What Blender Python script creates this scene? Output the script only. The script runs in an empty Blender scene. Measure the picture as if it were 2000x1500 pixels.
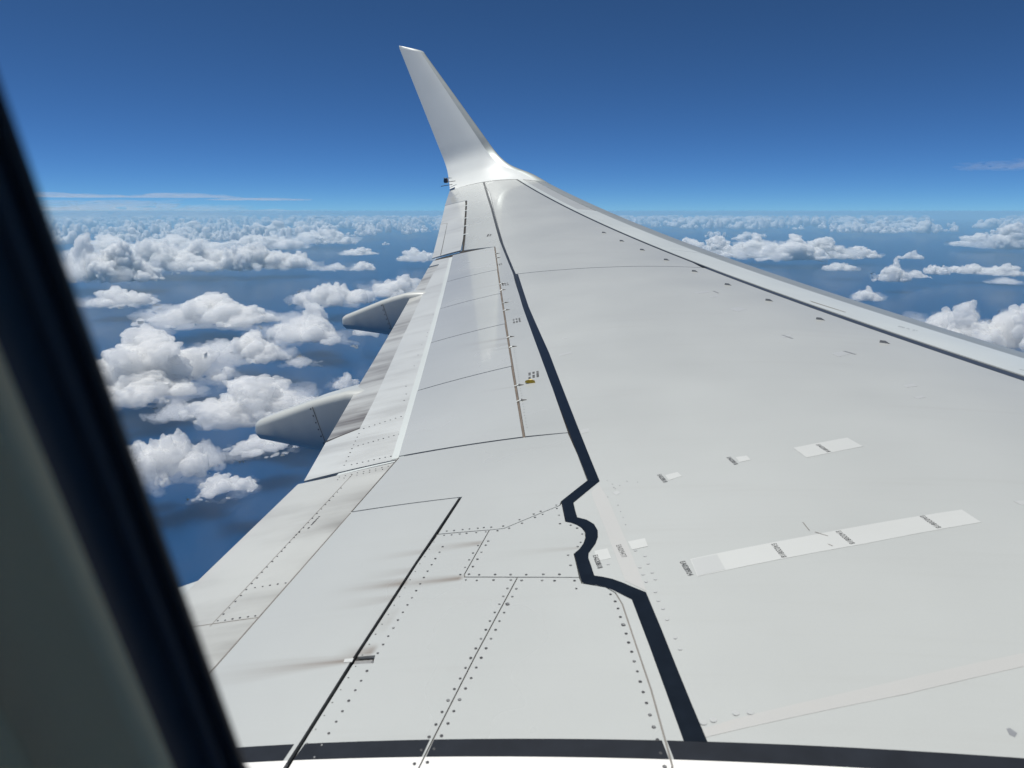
import bpy, bmesh, math, random
import numpy as np
from mathutils import Vector, Matrix, noise
from mathutils.geometry import tessellate_polygon

sc = bpy.context.scene
col = sc.collection
R = math.radians

# ------------------------------------------------------------------ camera
CAM_PITCH, CAM_YAW = 0.2226, -0.2654          # 12.8 deg down, 15.2 deg towards the tail
cam = bpy.data.objects.new('camera', bpy.data.cameras.new('camera'))
col.objects.link(cam)
sc.camera = cam
cam.data.sensor_width = 36.0
cam.data.lens = 1492.66 / 2000 * 36.0
cam.data.clip_start = 0.01
cam.data.clip_end = 2.0e6
cam.location = (0, 0, 0)
cam.rotation_euler = (math.pi / 2 - CAM_PITCH, 0, -CAM_YAW)
cam.data.dof.use_dof = True
cam.data.dof.focus_distance = 7.0
cam.data.dof.aperture_fstop = 6.6

# ------------------------------------------------------------------ sky and sun
SUN_EL, SUN_AZ = 71.0, 262.0                   # azimuth from +Y (outboard) towards +X (forward)
w = bpy.data.worlds.new('World')
sc.world = w
w.use_nodes = True
wn = w.node_tree
bg = wn.nodes['Background']
sky = wn.nodes.new('ShaderNodeTexSky')
sky.sky_type = 'NISHITA'
sky.sun_disc = False
sky.sun_elevation = R(SUN_EL)
sky.sun_rotation = R(SUN_AZ)
sky.altitude = 9000
sky.air_density = 1.0
sky.dust_density = 1.0
sky.ozone_density = 10.0
# one uniform tone curve and tint over the whole sky (the phone's rendering of deep blue)
def wmul(src, c):
    nd = wn.nodes.new('ShaderNodeMix'); nd.data_type = 'RGBA'; nd.blend_type = 'MULTIPLY'; nd.inputs[0].default_value = 1
    nd.inputs[7].default_value = (*c, 1)
    wn.links.new(src, nd.inputs[6])
    return nd.outputs[2]
gam = wn.nodes.new('ShaderNodeGamma'); gam.inputs[1].default_value = 1.08
wn.links.new(wmul(sky.outputs[0], (.1, .1, .1)), gam.inputs[0])
wn.links.new(wmul(gam.outputs[0], (8.8, 10.3, 9.3)), bg.inputs[0])
bg.inputs[1].default_value = 0.08

sun = bpy.data.objects.new('sun', bpy.data.lights.new('sun', 'SUN'))
col.objects.link(sun)
sun.data.energy = 4.3
sun.data.angle = R(0.53)
sun.data.color = (1.0, 0.965, 0.91)
sd = Vector((math.sin(R(SUN_AZ)) * math.cos(R(SUN_EL)), math.cos(R(SUN_AZ)) * math.cos(R(SUN_EL)), math.sin(R(SUN_EL))))
sun.rotation_euler = sd.to_track_quat('Z', 'Y').to_euler()
sun.location = sd * 30

vs = sc.view_settings
vs.view_transform = 'Standard'
vs.look = 'None'
vs.gamma = 1
vs.exposure = 0.35
vs.use_curve_mapping = False
cy = sc.cycles
cy.use_denoising = True
cy.max_bounces = 12
cy.diffuse_bounces = 4
cy.glossy_bounces = 4
cy.transmission_bounces = 4
cy.volume_bounces = 9
cy.transparent_max_bounces = 24
cy.sample_clamp_indirect = 6.0

# ------------------------------------------------------------------ helpers
def tag(o, label=None, cat=None, group=None, kind=None):
    if label: o['label'] = label
    if cat: o['category'] = cat
    if group: o['group'] = group
    if kind: o['kind'] = kind
    return o

def link(name, me, mat=None, parent=None):
    o = bpy.data.objects.new(name, me)
    col.objects.link(o)
    if mat is not None:
        me.materials.clear()
        me.materials.append(mat)
    if parent is not None:
        o.parent = parent
    return o

def new_mat(name):
    m = bpy.data.materials.new(name)
    m.use_nodes = True
    return m, m.node_tree, m.node_tree.nodes['Principled BSDF']

class NB:
    """small node-building helper"""
    def __init__(s, nt): s.nt = nt
    def n(s, t, **kw):
        nd = s.nt.nodes.new(t)
        for k, v in kw.items(): setattr(nd, k, v)
        return nd
    def put(s, sock, v):
        if isinstance(v, (int, float)): sock.default_value = v
        elif isinstance(v, tuple): sock.default_value = v
        else: s.nt.links.new(v, sock)
    def m(s, op, a, b=0.0, clamp=False):
        nd = s.n('ShaderNodeMath', operation=op, use_clamp=clamp)
        s.put(nd.inputs[0], a); s.put(nd.inputs[1], b)
        return nd.outputs[0]
    def mix(s, f, a, b, mode='MIX'):
        nd = s.n('ShaderNodeMix', data_type='RGBA', blend_type=mode)
        s.put(nd.inputs[0], f)
        s.put(nd.inputs[6], a if not isinstance(a, tuple) else (*a[:3], 1)); s.put(nd.inputs[7], b if not isinstance(b, tuple) else (*b[:3], 1))
        return nd.outputs[2]
    def noise(s, vec, scale, detail=3, rough=.5):
        nd = s.n('ShaderNodeTexNoise')
        s.nt.links.new(vec, nd.inputs['Vector'])
        nd.inputs['Scale'].default_value = scale
        nd.inputs['Detail'].default_value = detail
        nd.inputs['Roughness'].default_value = rough
        return nd.outputs['Fac']
    def scale(s, vec, sx, sy, sz):
        nd = s.n('ShaderNodeMapping')
        s.nt.links.new(vec, nd.inputs['Vector'])
        nd.inputs['Scale'].default_value = (sx, sy, sz)
        return nd.outputs[0]
    def ramp(s, v, a, b):
        nd = s.n('ShaderNodeMapRange', interpolation_type='SMOOTHSTEP')
        s.put(nd.inputs[0], v); nd.inputs[1].default_value = a; nd.inputs[2].default_value = b
        return nd.outputs[0]

def paint(name, colr, rough=.28, coat=.5, dirt=.10, dirt_col=(.20, .175, .15), sx=.9, sy=9.0, stains=(), root_white=False, blotch=.05, lo=.5, hi=.78, bump=.0, coat_rough=.06, spec=.5):
    """aged aircraft paint: chordwise soot streaks, blotches, listed stains; coordinates are wing metres"""
    m, nt, b = new_mat(name)
    B = NB(nt)
    tc = B.n('ShaderNodeTexCoord').outputs['Object']
    sep = B.n('ShaderNodeSeparateXYZ'); nt.links.new(tc, sep.inputs[0])
    X, Y = sep.outputs[0], sep.outputs[1]
    c = (*colr, 1)
    if root_white:
        c = B.mix(B.m('GREATER_THAN', Y, 1.4465), (.72, .715, .70), tuple(colr))
    big = B.noise(B.scale(tc, 1, 1, 1), 1.3, 3)
    c = B.mix(1.0, c, B.mix(big, (1 - blotch * 2.2,) * 3, (1 + blotch,) * 3), 'MULTIPLY')
    fine = B.noise(tc, 220, 2)
    c = B.mix(1.0, c, B.mix(fine, (.97,) * 3, (1.02,) * 3), 'MULTIPLY')
    st = B.noise(B.scale(tc, sx, sy, .2), 1.0, 5, .62)
    st2 = B.noise(B.scale(tc, sx * .5, sy * 4, .2), 1.0, 3, .6)
    f = B.m('MULTIPLY', B.ramp(B.m('ADD', B.m('MULTIPLY', st, .7), B.m('MULTIPLY', st2, .3)), lo, hi), dirt)
    for (x0, y0, L, wd, k) in stains:
        dx = B.m('SUBTRACT', x0, X)
        al = B.m('MULTIPLY', B.ramp(dx, -.012, .015), B.m('POWER', B.m('SUBTRACT', 1.0, B.m('DIVIDE', dx, L, True), True), 1.6))
        wv = B.m('ADD', B.m('MULTIPLY', dx, .12), wd)
        dy = B.m('DIVIDE', B.m('SUBTRACT', Y, B.m('SUBTRACT', y0, B.m('MULTIPLY', dx, .05))), wv)
        g = B.m('SUBTRACT', 1.0, B.m('MULTIPLY', dy, dy), True)
        sn = B.m('MULTIPLY', B.m('MULTIPLY', al, B.m('MULTIPLY', g, g)), B.m('ADD', B.m('MULTIPLY', st2, 1.5), -.1))
        f = B.m('ADD', f, B.m('MULTIPLY', sn, k, True), True)
    c = B.mix(f, c, dirt_col)
    nt.links.new(c, b.inputs['Base Color'])
    rg = B.m('ADD', B.m('MULTIPLY', big, .12), rough - .06)
    nt.links.new(rg, b.inputs['Roughness'])
    b.inputs['Specular IOR Level'].default_value = spec
    b.inputs['Coat Weight'].default_value = coat
    b.inputs['Coat Roughness'].default_value = coat_rough
    if bump:
        bp = B.n('ShaderNodeBump'); bp.inputs['Strength'].default_value = bump; bp.inputs['Distance'].default_value = .02
        nt.links.new(B.noise(tc, 5.0, 2), bp.inputs['Height'])
        nt.links.new(bp.outputs[0], b.inputs['Normal'])
        nt.links.new(bp.outputs[0], b.inputs['Coat Normal'])
    return m

def plain(name, colr, rough=.5, metal=0.0, vary=.12, scale=30.0, coat=0.0, spec=.5):
    m, nt, b = new_mat(name)
    B = NB(nt)
    tc = B.n('ShaderNodeTexCoord').outputs['Object']
    nz = B.noise(tc, scale, 4)
    nt.links.new(B.mix(1.0, tuple(colr), B.mix(nz, (1 - vary,) * 3, (1 + vary,) * 3), 'MULTIPLY'), b.inputs['Base Color'])
    b.inputs['Roughness'].default_value = rough
    b.inputs['Metallic'].default_value = metal
    b.inputs['Coat Weight'].default_value = coat
    b.inputs['Specular IOR Level'].default_value = spec
    return m

# ------------------------------------------------------------------ wing surface (metres; X forward, Y outboard, Z up; eye at the origin)
TL, TT = math.tan(R(27.5)), math.tan(R(15.8))
WH, WA, WB_, WK, WT0, WTW, WXL, WXT = 1.03232, .0262625, .00564552, .210467, .365978, .0274938, 4.183648, -1.011804

def Zw(x, y):
    """height of the upper skin"""
    x = np.asarray(x, float); y = np.asarray(y, float)
    c = (WXL - TL * y) - (WXT - TT * y)
    t = (WXL - TL * y - x) / c
    return -WH + WA * y + WB_ * y * y - WK * c * (t - WT0) ** 2 + WTW * c * (.5 - t)

def Nw(x, y):
    e = 1e-3
    gx = (Zw(x + e, y) - Zw(x - e, y)) / (2 * e)
    gy = (Zw(x, y + e) - Zw(x, y - e)) / (2 * e)
    n = np.stack([-gx, -gy, np.ones_like(gx)], -1)
    return n / np.linalg.norm(n, axis=-1, keepdims=True)

def area2(P):
    return sum(P[i][0] * P[(i + 1) % len(P)][1] - P[(i + 1) % len(P)][0] * P[i][1] for i in range(len(P)))

def inset(P, d):
    """move every edge of a plan polygon inwards by d"""
    if d == 0: return P
    s = 1 if area2(P) > 0 else -1
    out = []
    n = len(P)
    for i in range(n):
        a, b, c = Vector(P[i - 1]), Vector(P[i]), Vector(P[(i + 1) % n])
        e1, e2 = (b - a), (c - b)
        if e1.length < 1e-6 or e2.length < 1e-6:
            out.append(P[i]); continue
        e1.normalize(); e2.normalize()
        n1, n2 = Vector((-e1.y, e1.x)) * s, Vector((-e2.y, e2.x)) * s
        m = n1 + n2
        q = max(m.length_squared, .35)
        out.append(tuple(b + m * (2 * d / q)))
    return out

def dedup(P):
    out = []
    for q in P:
        if not out or (Vector(q) - Vector(out[-1])).length > 1e-4: out.append(tuple(q))
    if (Vector(out[0]) - Vector(out[-1])).length < 1e-4: out.pop()
    return out

def sheet(name, P, mat, parent, off=0.0, thick=.010, gap=0.0, grid=.1, zf=None, bottom=None):
    """a skin piece with outline P (plan metres) lying on the wing, with real edge depth"""
    P = dedup(inset(dedup(P), gap))
    if area2(P) < 0: P = P[::-1]
    bm = bmesh.new()
    vsx = [bm.verts.new((x, y, 0)) for x, y in P]
    for tri in tessellate_polygon([[Vector((x, y, 0)) for x, y in P]]):
        bm.faces.new([vsx[k] for k in tri])
    bm.normal_update()
    bmesh.ops.recalc_face_normals(bm, faces=bm.faces[:])
    xs = [q[0] for q in P]; ys = [q[1] for q in P]
    for ax, lo, hi in ((0, min(xs), max(xs)), (1, min(ys), max(ys))):
        k = math.floor(lo / grid) + 1
        while k * grid < hi:
            co = [0, 0, 0]; co[ax] = k * grid
            no = [0, 0, 0]; no[ax] = 1
            bmesh.ops.bisect_plane(bm, geom=bm.verts[:] + bm.edges[:] + bm.faces[:], dist=1e-5, plane_co=co, plane_no=no)
            k += 1
    bm.normal_update()
    bm.verts.index_update()
    V = np.array([v.co[:] for v in bm.verts])
    F = []
    for f in bm.faces:
        idx = [v.index for v in f.verts]
        F.append(idx if f.normal.z > 0 else idx[::-1])
    edges = [[v.index for v in e.verts] for e in bm.edges if e.is_boundary]
    bm.free()
    zf = zf or Zw
    V[:, 2] = zf(V[:, 0], V[:, 1]) + off
    verts = V.tolist()
    nt_ = len(F)
    dirs = {}
    for f in F:
        for i in range(len(f)): dirs[(f[i], f[(i + 1) % len(f)])] = 1
    if bottom is not None or thick > 0:
        for a, b in edges:
            if (a, b) not in dirs: a, b = b, a
            i0 = len(verts)
            pa, pb = V[a], V[b]
            da = thick if bottom is None else bottom(pa[0], pa[1])
            db = thick if bottom is None else bottom(pb[0], pb[1])
            verts += [pa.tolist(), pb.tolist(), [pb[0], pb[1], pb[2] - db], [pa[0], pa[1], pa[2] - da]]
            F.append([i0 + 1, i0, i0 + 3, i0 + 2])
    if bottom is not None:
        i0 = len(verts)
        verts += [[q[0], q[1], q[2] - bottom(q[0], q[1])] for q in V]
        F += [[i0 + i for i in f[::-1]] for f in F[:nt_]]
    me = bpy.data.meshes.new(name)
    me.from_pydata(verts, [], F)
    me.update()
    e = 1e-3
    gx = (zf(V[:, 0] + e, V[:, 1]) - zf(V[:, 0] - e, V[:, 1])) / (2 * e)
    gy = (zf(V[:, 0], V[:, 1] + e) - zf(V[:, 0], V[:, 1] - e)) / (2 * e)
    nn = np.stack([-gx, -gy, np.ones_like(gx)], -1); nn /= np.linalg.norm(nn, axis=1, keepdims=True)
    loops = []
    for pi, poly in enumerate(me.polygons):
        poly.use_smooth = True
        if pi < nt_:
            loops += [nn[v] for v in poly.vertices]
        else:
            loops += [tuple(poly.normal)] * len(poly.vertices)
    me.normals_split_custom_set([tuple(q) for q in loops])
    return link(name, me, mat, parent)

def grid_mesh(rows, closed_u=False, cap=False):
    n, k = len(rows), len(rows[0])
    verts = [tuple(q) for r in rows for q in r]
    F = []
    for i in range(n - 1):
        for j in range(k if closed_u else k - 1):
            a, b = i * k + j, i * k + (j + 1) % k
            F.append((a, b, b + k, a + k))
    if cap:
        F.append(tuple(range(k))[::-1]); F.append(tuple(range((n - 1) * k, n * k)))
    return verts, F

def mesh(name, verts, F, smooth=True, fix=True):
    me = bpy.data.meshes.new(name)
    me.from_pydata([tuple(v) for v in verts], [], F)
    if fix:
        bm = bmesh.new(); bm.from_mesh(me)
        bmesh.ops.recalc_face_normals(bm, faces=bm.faces[:])
        bm.to_mesh(me); bm.free()
    if smooth:
        for p_ in me.polygons: p_.use_smooth = True
    return me

# ------------------------------------------------------------------ materials
hinge_x = lambda y: -.8585 - (y - 3.374) * .3204
near_stains = [(-.965, 1.822, .62, .022, 1.3), (-.925, 1.85, .14, .045, 1.4), (-.77, 2.205, .34, .024, 1.2), (-.97, 2.21, .32, .035, .9), (-.97, 2.12, .26, .025, .7),
               (-.985, 2.28, .22, .03, .55), (-.77, 2.42, .26, .022, .9), (-.985, 2.40, .25, .025, .5), (-.93, 2.0, .10, .09, .35), (-.40, 2.34, .36, .012, .35)]
spoil_stains = [(-1.44, 5.2, .45, .03, .6), (-1.36, 4.95, .3, .02, .35), (-1.40, 5.05, .4, .05, .45), (-2.03, 7.05, .4, .02, .4), (-1.1, 4.13, .3, .015, .3)]
M = {}
M['skin'] = paint('wing_skin_paint', (.398, .416, .412), stains=near_stains, root_white=True, dirt=.07)
M['spoiler'] = paint('spoiler_paint', (.43, .448, .443), stains=spoil_stains, dirt=.06, rough=.26, coat=.7)
M['box'] = paint('wing_box_paint', (.39, .408, .405), dirt=.09, root_white=True, rough=.36, coat=.25, spec=.35)
flap_stains_and_edge_band = [(-1.44, 2.5, .10, .6, .55), (-1.44, 1.6, .12, .5, .55), (-1.45, 3.0, .42, .16, .8), (-1.45, 2.75, .3, .09, .5), (-1.45, 2.25, .35, .07, .6), (-1.45, 1.95, .3, .06, .5), (-1.45, 3.24, .5, .05, .6)]  # first two entries: darker band along the flap's front edge; then stains
M['flap'] = paint('flap_paint', (.425, .435, .418), dirt=.6, dirt_col=(.20, .195, .18), sx=.9, sy=1.9, rough=.34, coat=.25, lo=.42, hi=.72, blotch=.06, stains=flap_stains_and_edge_band)
M['flap_white'] = paint('outer_flap_paint', (.50, .518, .508), dirt=.45, dirt_col=(.215, .21, .195), sx=.9, sy=2.4, rough=.3, coat=.3, lo=.45, hi=.72)
M['aft_flap'] = paint('aft_flap_paint', (.44, .452, .44), dirt=.8, dirt_col=(.13, .12, .108), sx=.7, sy=2.4, rough=.34, coat=.25, lo=.40, hi=.68,
                      stains=[(-1.96, 3.92, .5, .12, 1.3), (-2.0, 4.10, .4, .12, .9), (-2.6, 6.1, .4, .2, .7), (-2.35, 5.3, .3, .12, .5)])
M['winglet'] = paint('winglet_paint', (.63, .655, .648), dirt=.05, sx=2, sy=2, rough=.34, coat=.14, coat_rough=.03, spec=.07)
M['slat'] = paint('slat_paint', (.515, .55, .54), dirt=.07, rough=.32, coat=.2, spec=.35)
M['fairing'] = paint('fairing_paint', (.44, .46, .45), dirt=.16, sx=1.5, sy=6, rough=.4, coat=.2, spec=.35)
M['stripe'] = plain('dark_marking_paint', (.006, .009, .014), .28, vary=.35, scale=25, spec=.3)
M['slat_line'] = plain('sky_sheen_line_paint', (.035, .042, .055), .35, vary=.3, scale=25)  # lifted base colour stands in for sky reflected in the dark line
M['band'] = plain('dark_walkway_paint', (.012, .015, .021), .6, vary=.4, scale=18, spec=.15)
M['gap'] = plain('sealant_dark', (.012, .010, .009), .75, vary=.4, scale=20)
M['brown'] = plain('sealant_brown', (.115, .092, .075), .7, vary=.5, scale=14)
M['groove'] = plain('sealant_and_shade_grey', (.16, .15, .14), .7, vary=.3, scale=24)
M['metal'] = plain('bare_aluminium', (.42, .455, .45), .40, metal=.6, vary=.10, scale=6)
M['patch'] = paint('repair_patch_paint', (.475, .49, .485), dirt=.08, sx=8, sy=8, rough=.34, coat=.1)
M['patch_faint'] = paint('sealant_strip_paint', (.405, .41, .405), dirt=.18, dirt_col=(.42, .38, .34), sx=9, sy=9, rough=.4, coat=.1)
M['patch_soft'] = paint('soft_patch_paint', (.43, .445, .445), dirt=.05, sx=8, sy=8, rough=.3, coat=.3)
M['ink'] = plain('stencil_ink', (.035, .035, .04), .6)
M['screw'] = plain('dark_screw', (.085, .085, .088), .4, metal=.4, vary=.3, scale=90)
M['screw_pale'] = plain('worn_screw', (.42, .42, .41), .35, metal=.6, vary=.3, scale=90)
M['gold'] = plain('gold_anodised', (.55, .36, .05), .3, metal=.8, vary=.1)
M['yellow'] = plain('yellow_bushing', (.85, .68, .25), .4, metal=.2)
M['vg'] = plain('vortex_tab_paint', (.19, .20, .215), .45)
M['lamp'] = plain('brown_lamp_glass', (.055, .025, .022), .2, coat=.6)

# ------------------------------------------------------------------ the wing
wing = bpy.data.objects.new('airplane_wing', None)
col.objects.link(wing)
tag(wing, 'grey airliner wing with dark outline stripes and an upturned winglet outside the window', 'wing')

flap_x = lambda y: -1.486 - max(0.0, y - 3.33) * .3025 if y > 3.33 else -1.484
slat_seam = lambda y: 3.9396 - .5244 * y
dk_up = lambda y: 3.8236 - .52316 * y
dk_lo = lambda y: 3.6861 - .51316 * y
metal_x = lambda y: 4.399 - .5383 * y
nose_w = lambda y: .75 - .03 * y
stripe_l = lambda y: -.463 - (y - 2.85) * .3395        # aft edge of the dark stripe
stripe_c = lambda y: -.44 - (y - 2.85) * .344

# structure under the skins: closed airfoil body, its top 14 mm under the paint, seen only in the joints
def rear_x(y):
    if y < 9.05: return flap_x(y) + .02
    if y < 13.3: return -3.15 - (y - 9.2) * .327
    return -4.70 - (y - 13.3) * .26
rows = []
for y in np.concatenate([np.arange(.30, 14.7, .3), [14.76]]):
    xr, xf = rear_x(y), metal_x(y)
    xs = np.linspace(xf, xr, 26)
    top = [(x, y, float(Zw(x, y)) - .014) for x in xs]
    c = xf - xr
    bot = []
    for x in xs[::-1]:
        u = (x - xr) / c
        th = (.05 + .10 * math.sin(math.pi * min(1, u * 1.05)) ** .8) * c
        bot.append((x, y, float(Zw(x, y)) - th))
    rows.append(top + bot)
v, F = grid_mesh(rows, closed_u=True, cap=True)
link('wing_spar_box', mesh('wing_spar_box', v, F, smooth=False), M['gap'], wing)

Y0 = .35     # inboard end of the built wing, hidden below the window sill
# main box skins
stripe_in_l = [(-.464, 2.849), (-.536, 2.688), (-.487, 2.527), (-.464, 2.516), (-.441, 2.499), (-.419, 2.475), (-.402, 2.444), (-.393, 2.406), (-.393, 2.368), (-.4, 2.334),
               (-.414, 2.304), (-.391, 2.232), (-.369, 2.165), (-.36, 2.139), (-.347, 2.125), (-.312, 2.118), (-.279, 2.104), (-.252, 2.084), (-.225, 2.061), (-.195, 2.036), (-.125, 1.826), (-.067, 1.646), (-.02, 1.4985)]
stripe_in_r = [(.03, 1.4985), (-.007, 1.609), (-.05, 1.741), (-.099, 1.894), (-.158, 2.071), (-.194, 2.096), (-.233, 2.125), (-.267, 2.147), (-.30, 2.161), (-.32, 2.167), (-.326, 2.17), (-.346, 2.23),
               (-.362, 2.274), (-.366, 2.303), (-.362, 2.321), (-.353, 2.362), (-.352, 2.405), (-.36, 2.45), (-.38, 2.495), (-.412, 2.53), (-.45, 2.552), (-.469, 2.61), (-.486, 2.668), (-.414, 2.836)]
curve_j = [(-.03, Y0), (-.039, 1.429), (-.065, 1.521), (-.104, 1.659), (-.165, 1.847), (-.219, 2.015), (-.247, 2.073), (-.279, 2.104), (-.357, 2.131), (-.37, 2.163)]
box_j = [(-1.994, 7.396), (-1.473, 7.36), (-1.029, 7.37), (-.603, 7.42), (-.175, 7.50)]
inb_front = [(dk_up(y), y) for y in np.arange(7.5, Y0, -.5)] + [(dk_up(Y0), Y0)]
sheet('wing_skin_panel', curve_j + [(-.391, 2.232), (-.414, 2.304), (-.400, 2.334), (-.393, 2.368), (-.393, 2.406), (-.402, 2.444), (-.419, 2.475), (-.441, 2.499), (-.464, 2.516), (-.487, 2.527), (-.536, 2.688), (-.464, 2.849)]
      + [(stripe_l(y) + .003, y) for y in (3.4, 4.2, 5.2, 6.2, 7.0)] + [(-1.994, 7.392)] + [(x, y - .004) for x, y in box_j[1:]] + inb_front, M['box'], wing, gap=.0022)
sheet('wing_skin_panel', [(x, y + .006) for x, y in box_j] + [(dk_up(y), y) for y in (8, 9, 10, 11, 12, 13, 14, 14.765)] + [(-4.604, 14.77)] + [(stripe_l(y) + .003, y) for y in (13.5, 12, 10.5, 9, 8.2)], M['box'], wing, gap=.0022)

# inboard skins between the joints
jx5 = [(-.607, Y0), (-.607, 1.42), (-.605, 1.503), (-.595, 1.814), (-.575, 2.183)]
sheet('access_panel', jx5 + [(-.37, 2.163), (-.357, 2.131), (-.279, 2.104), (-.247, 2.073), (-.219, 2.015), (-.165, 1.847), (-.104, 1.659), (-.065, 1.521), (-.039, 1.429), (-.03, Y0)], M['skin'], wing, gap=.0022)
sheet('access_panel', [(-.953, Y0), (-.957, 1.425), (-.962, 1.526), (-.970, 1.8), (-.906, 1.799), (-.914, 1.83), (-.972, 1.829), (-.979, 2.323), (-.974, 2.515), (-.768, 2.509), (-.769, 2.225), (-.762, 2.206), (-.575, 2.183)] + jx5[::-1][1:], M['skin'], wing, gap=.002)
sheet('access_panel', [(-.768, 2.509), (-.713, 2.511), (-.535, 2.655), (-.533, 2.675), (-.487, 2.527), (-.464, 2.516), (-.441, 2.499), (-.419, 2.475), (-.402, 2.444), (-.393, 2.406), (-.393, 2.368), (-.4, 2.334), (-.414, 2.304), (-.391, 2.232), (-.37, 2.163), (-.575, 2.184), (-.762, 2.207), (-.769, 2.22)], M['skin'], wing, gap=.002)
sheet('wing_skin_panel', [(-.977, 2.806), (-1.482, 2.811), (-1.482, 3.335), (-.855, 3.365), (-.645, 3.368), (-.551, 3.11), (-.464, 2.85), (-.536, 2.688), (-.535, 2.655), (-.713, 2.511), (-.768, 2.509), (-.974, 2.516)], M['skin'], wing, gap=.002)
sheet('spoiler', [(-.985, Y0), (-.971, 1.425), (-.973, 1.528), (-.982, 1.81), (-.983, 1.829), (-.989, 2.324), (-.988, 2.803), (-1.482, 2.806), (-1.482, Y0)], M['skin'], wing, gap=.001, thick=.016)
# latch in the J-shaped notch
sheet('latch_plate', [(-.972, 1.804), (-.912, 1.803), (-.918, 1.825), (-.975, 1.825)], M['screw_pale'], wing, off=-.009, thick=.004, grid=.5)
sheet('latch_cover', [(-1.004, 1.808), (-.976, 1.807), (-.979, 1.824), (-1.008, 1.823)], M['patch'], wing, off=.002, thick=.002, grid=.5)

# trailing edge panel beside the spoiler hinges
hinge_r = [(hinge_x(y) + .0055, y) for y in (3.376, 4.5, 5.6, 6.7, 7.75, 9.052)]
sheet('wing_skin_panel', hinge_r + [(-3.131, 9.216), (-3.376, 10.006), (-4.328, 12.945), (-4.40, 13.17), (-4.43, 13.215), (-4.885, 13.345), (-5.30, 14.77), (-4.604, 14.77)] + [(stripe_l(y) + .003, y) for y in (13.5, 12, 10.5, 9, 8.2)] + [(-1.994, 7.392)]
      + [(stripe_l(y) + .003, y) for y in (7.0, 6.2, 5.2, 4.2)] + [(-.645, 3.372)], M['skin'], wing, gap=.0018)

# outboard spoilers
sj = [(9.047, 9.066), (7.748, 7.651), (6.675, 6.528), (5.608, 5.446), (4.529, 4.349), (3.371, 3.344)]
for (ra, la), (rb, lb) in zip(sj[:-1], sj[1:]):
    sheet('spoiler', [(hinge_x(ra) - .006, ra - .004), (flap_x(la) - .004, la - .004), (flap_x(lb) - .004, lb + .004), (hinge_x(rb) - .006, rb + .004)], M['spoiler'], wing, gap=.0015, thick=.014)
# brown sealant lying in the hinge gap
sheet('hinge_seal', [(hinge_x(3.376) - .006, 3.376), (hinge_x(3.376) + .006, 3.376), (hinge_x(9.05) + .006, 9.05), (hinge_x(9.05) - .006, 9.05)], M['brown'], wing, off=-.006, thick=0, grid=.1)
# grey sealant in the access panel joints
def seal(path, wdt, off=-.004, mat=None):
    P = [Vector(q) for q in path]
    L_, R_ = [], []
    for i, q in enumerate(P):
        d = (P[min(i + 1, len(P) - 1)] - P[max(i - 1, 0)]).normalized()
        nrm = Vector((-d.y, d.x)) * wdt / 2
        L_.append(tuple(q + nrm)); R_.append(tuple(q - nrm))
    sheet('joint_seal', L_ + R_[::-1], mat or M['groove'], wing, off=off, thick=0, grid=.1)
seal(jx5, .007)
seal(curve_j[:7], .007)
seal([(-.98, 2.517), (-.768, 2.51), (-.713, 2.511), (-.54, 2.651)], .006)
seal([(-.768, 2.505), (-.769, 2.22), (-.762, 2.2075), (-.575, 2.184), (-.375, 2.164)], .006)

# ------------------------------------------------------------------ flaps and aileron
def thick_to(te):
    return lambda x, y: .006 + .11 * max(0.0, min(.5, x - te(y)))
zfl = lambda x, y: Zw(x, y) - .008
te_in = lambda y: -2.012
inner = sheet('inboard_flap', [(-2.012, Y0), (-2.012, 3.258), (-1.861, 3.258), (-1.44, 3.298), (-1.44, Y0)], M['flap'], wing, zf=zfl, bottom=thick_to(te_in))
te_out = lambda y: -2.139 - (y - 3.78) * .2935
def aft_split(y): return -1.976 - (y - 3.892) * .2755
sheet('outboard_flap', [(-1.992, 3.284), (-1.45, 3.336)] + [(flap_x(y) + .05, y) for y in (4.5, 6, 7.5, 9.0)] + [(-3.49, 9.075), (-3.435, 8.80), (-3.30, 8.78), (-3.158, 8.139), (-2.955, 7.36), (-2.514, 5.763), (-2.295, 5.013), (-2.101, 4.353), (-1.976, 3.894), (-2.139, 3.784)],
      M['flap_white'], wing, zf=zfl, bottom=thick_to(te_out))
zaf = lambda x, y: Zw(x, y) - .018
sheet('aft_flap', [(-3.44, 8.77), (-3.317, 8.275), (-3.101, 7.347), (-2.455, 4.88), (-2.158, 3.826), (-1.96, 3.90), (-2.08, 4.353), (-2.275, 5.013), (-2.494, 5.763), (-2.935, 7.36), (-3.138, 8.139), (-3.29, 8.76)],
      M['aft_flap'], wing, zf=zaf, bottom=thick_to(lambda y: -2.158 - (y - 3.826) * .26))
sheet('flap_gap_seal', [(-2.142, 3.788), (-1.978, 3.888), (-1.972, 3.900), (-2.150, 3.808)], M['gap'], wing, zf=zfl, off=.0012, thick=0, grid=.1)
# raised white edging along the outboard flap's front
sheet('edge_strip', [(-1.50, 3.338), (-1.462, 3.337)] + [(flap_x(y) + .006, y) for y in (4.5, 6, 7.5, 9.0)] + [(flap_x(y) - .045, y) for y in (9.0, 7.5, 6, 4.5)] + [(-1.528, 3.337)], M['slat'], wing, zf=zfl, off=.0022, thick=.002)
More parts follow.
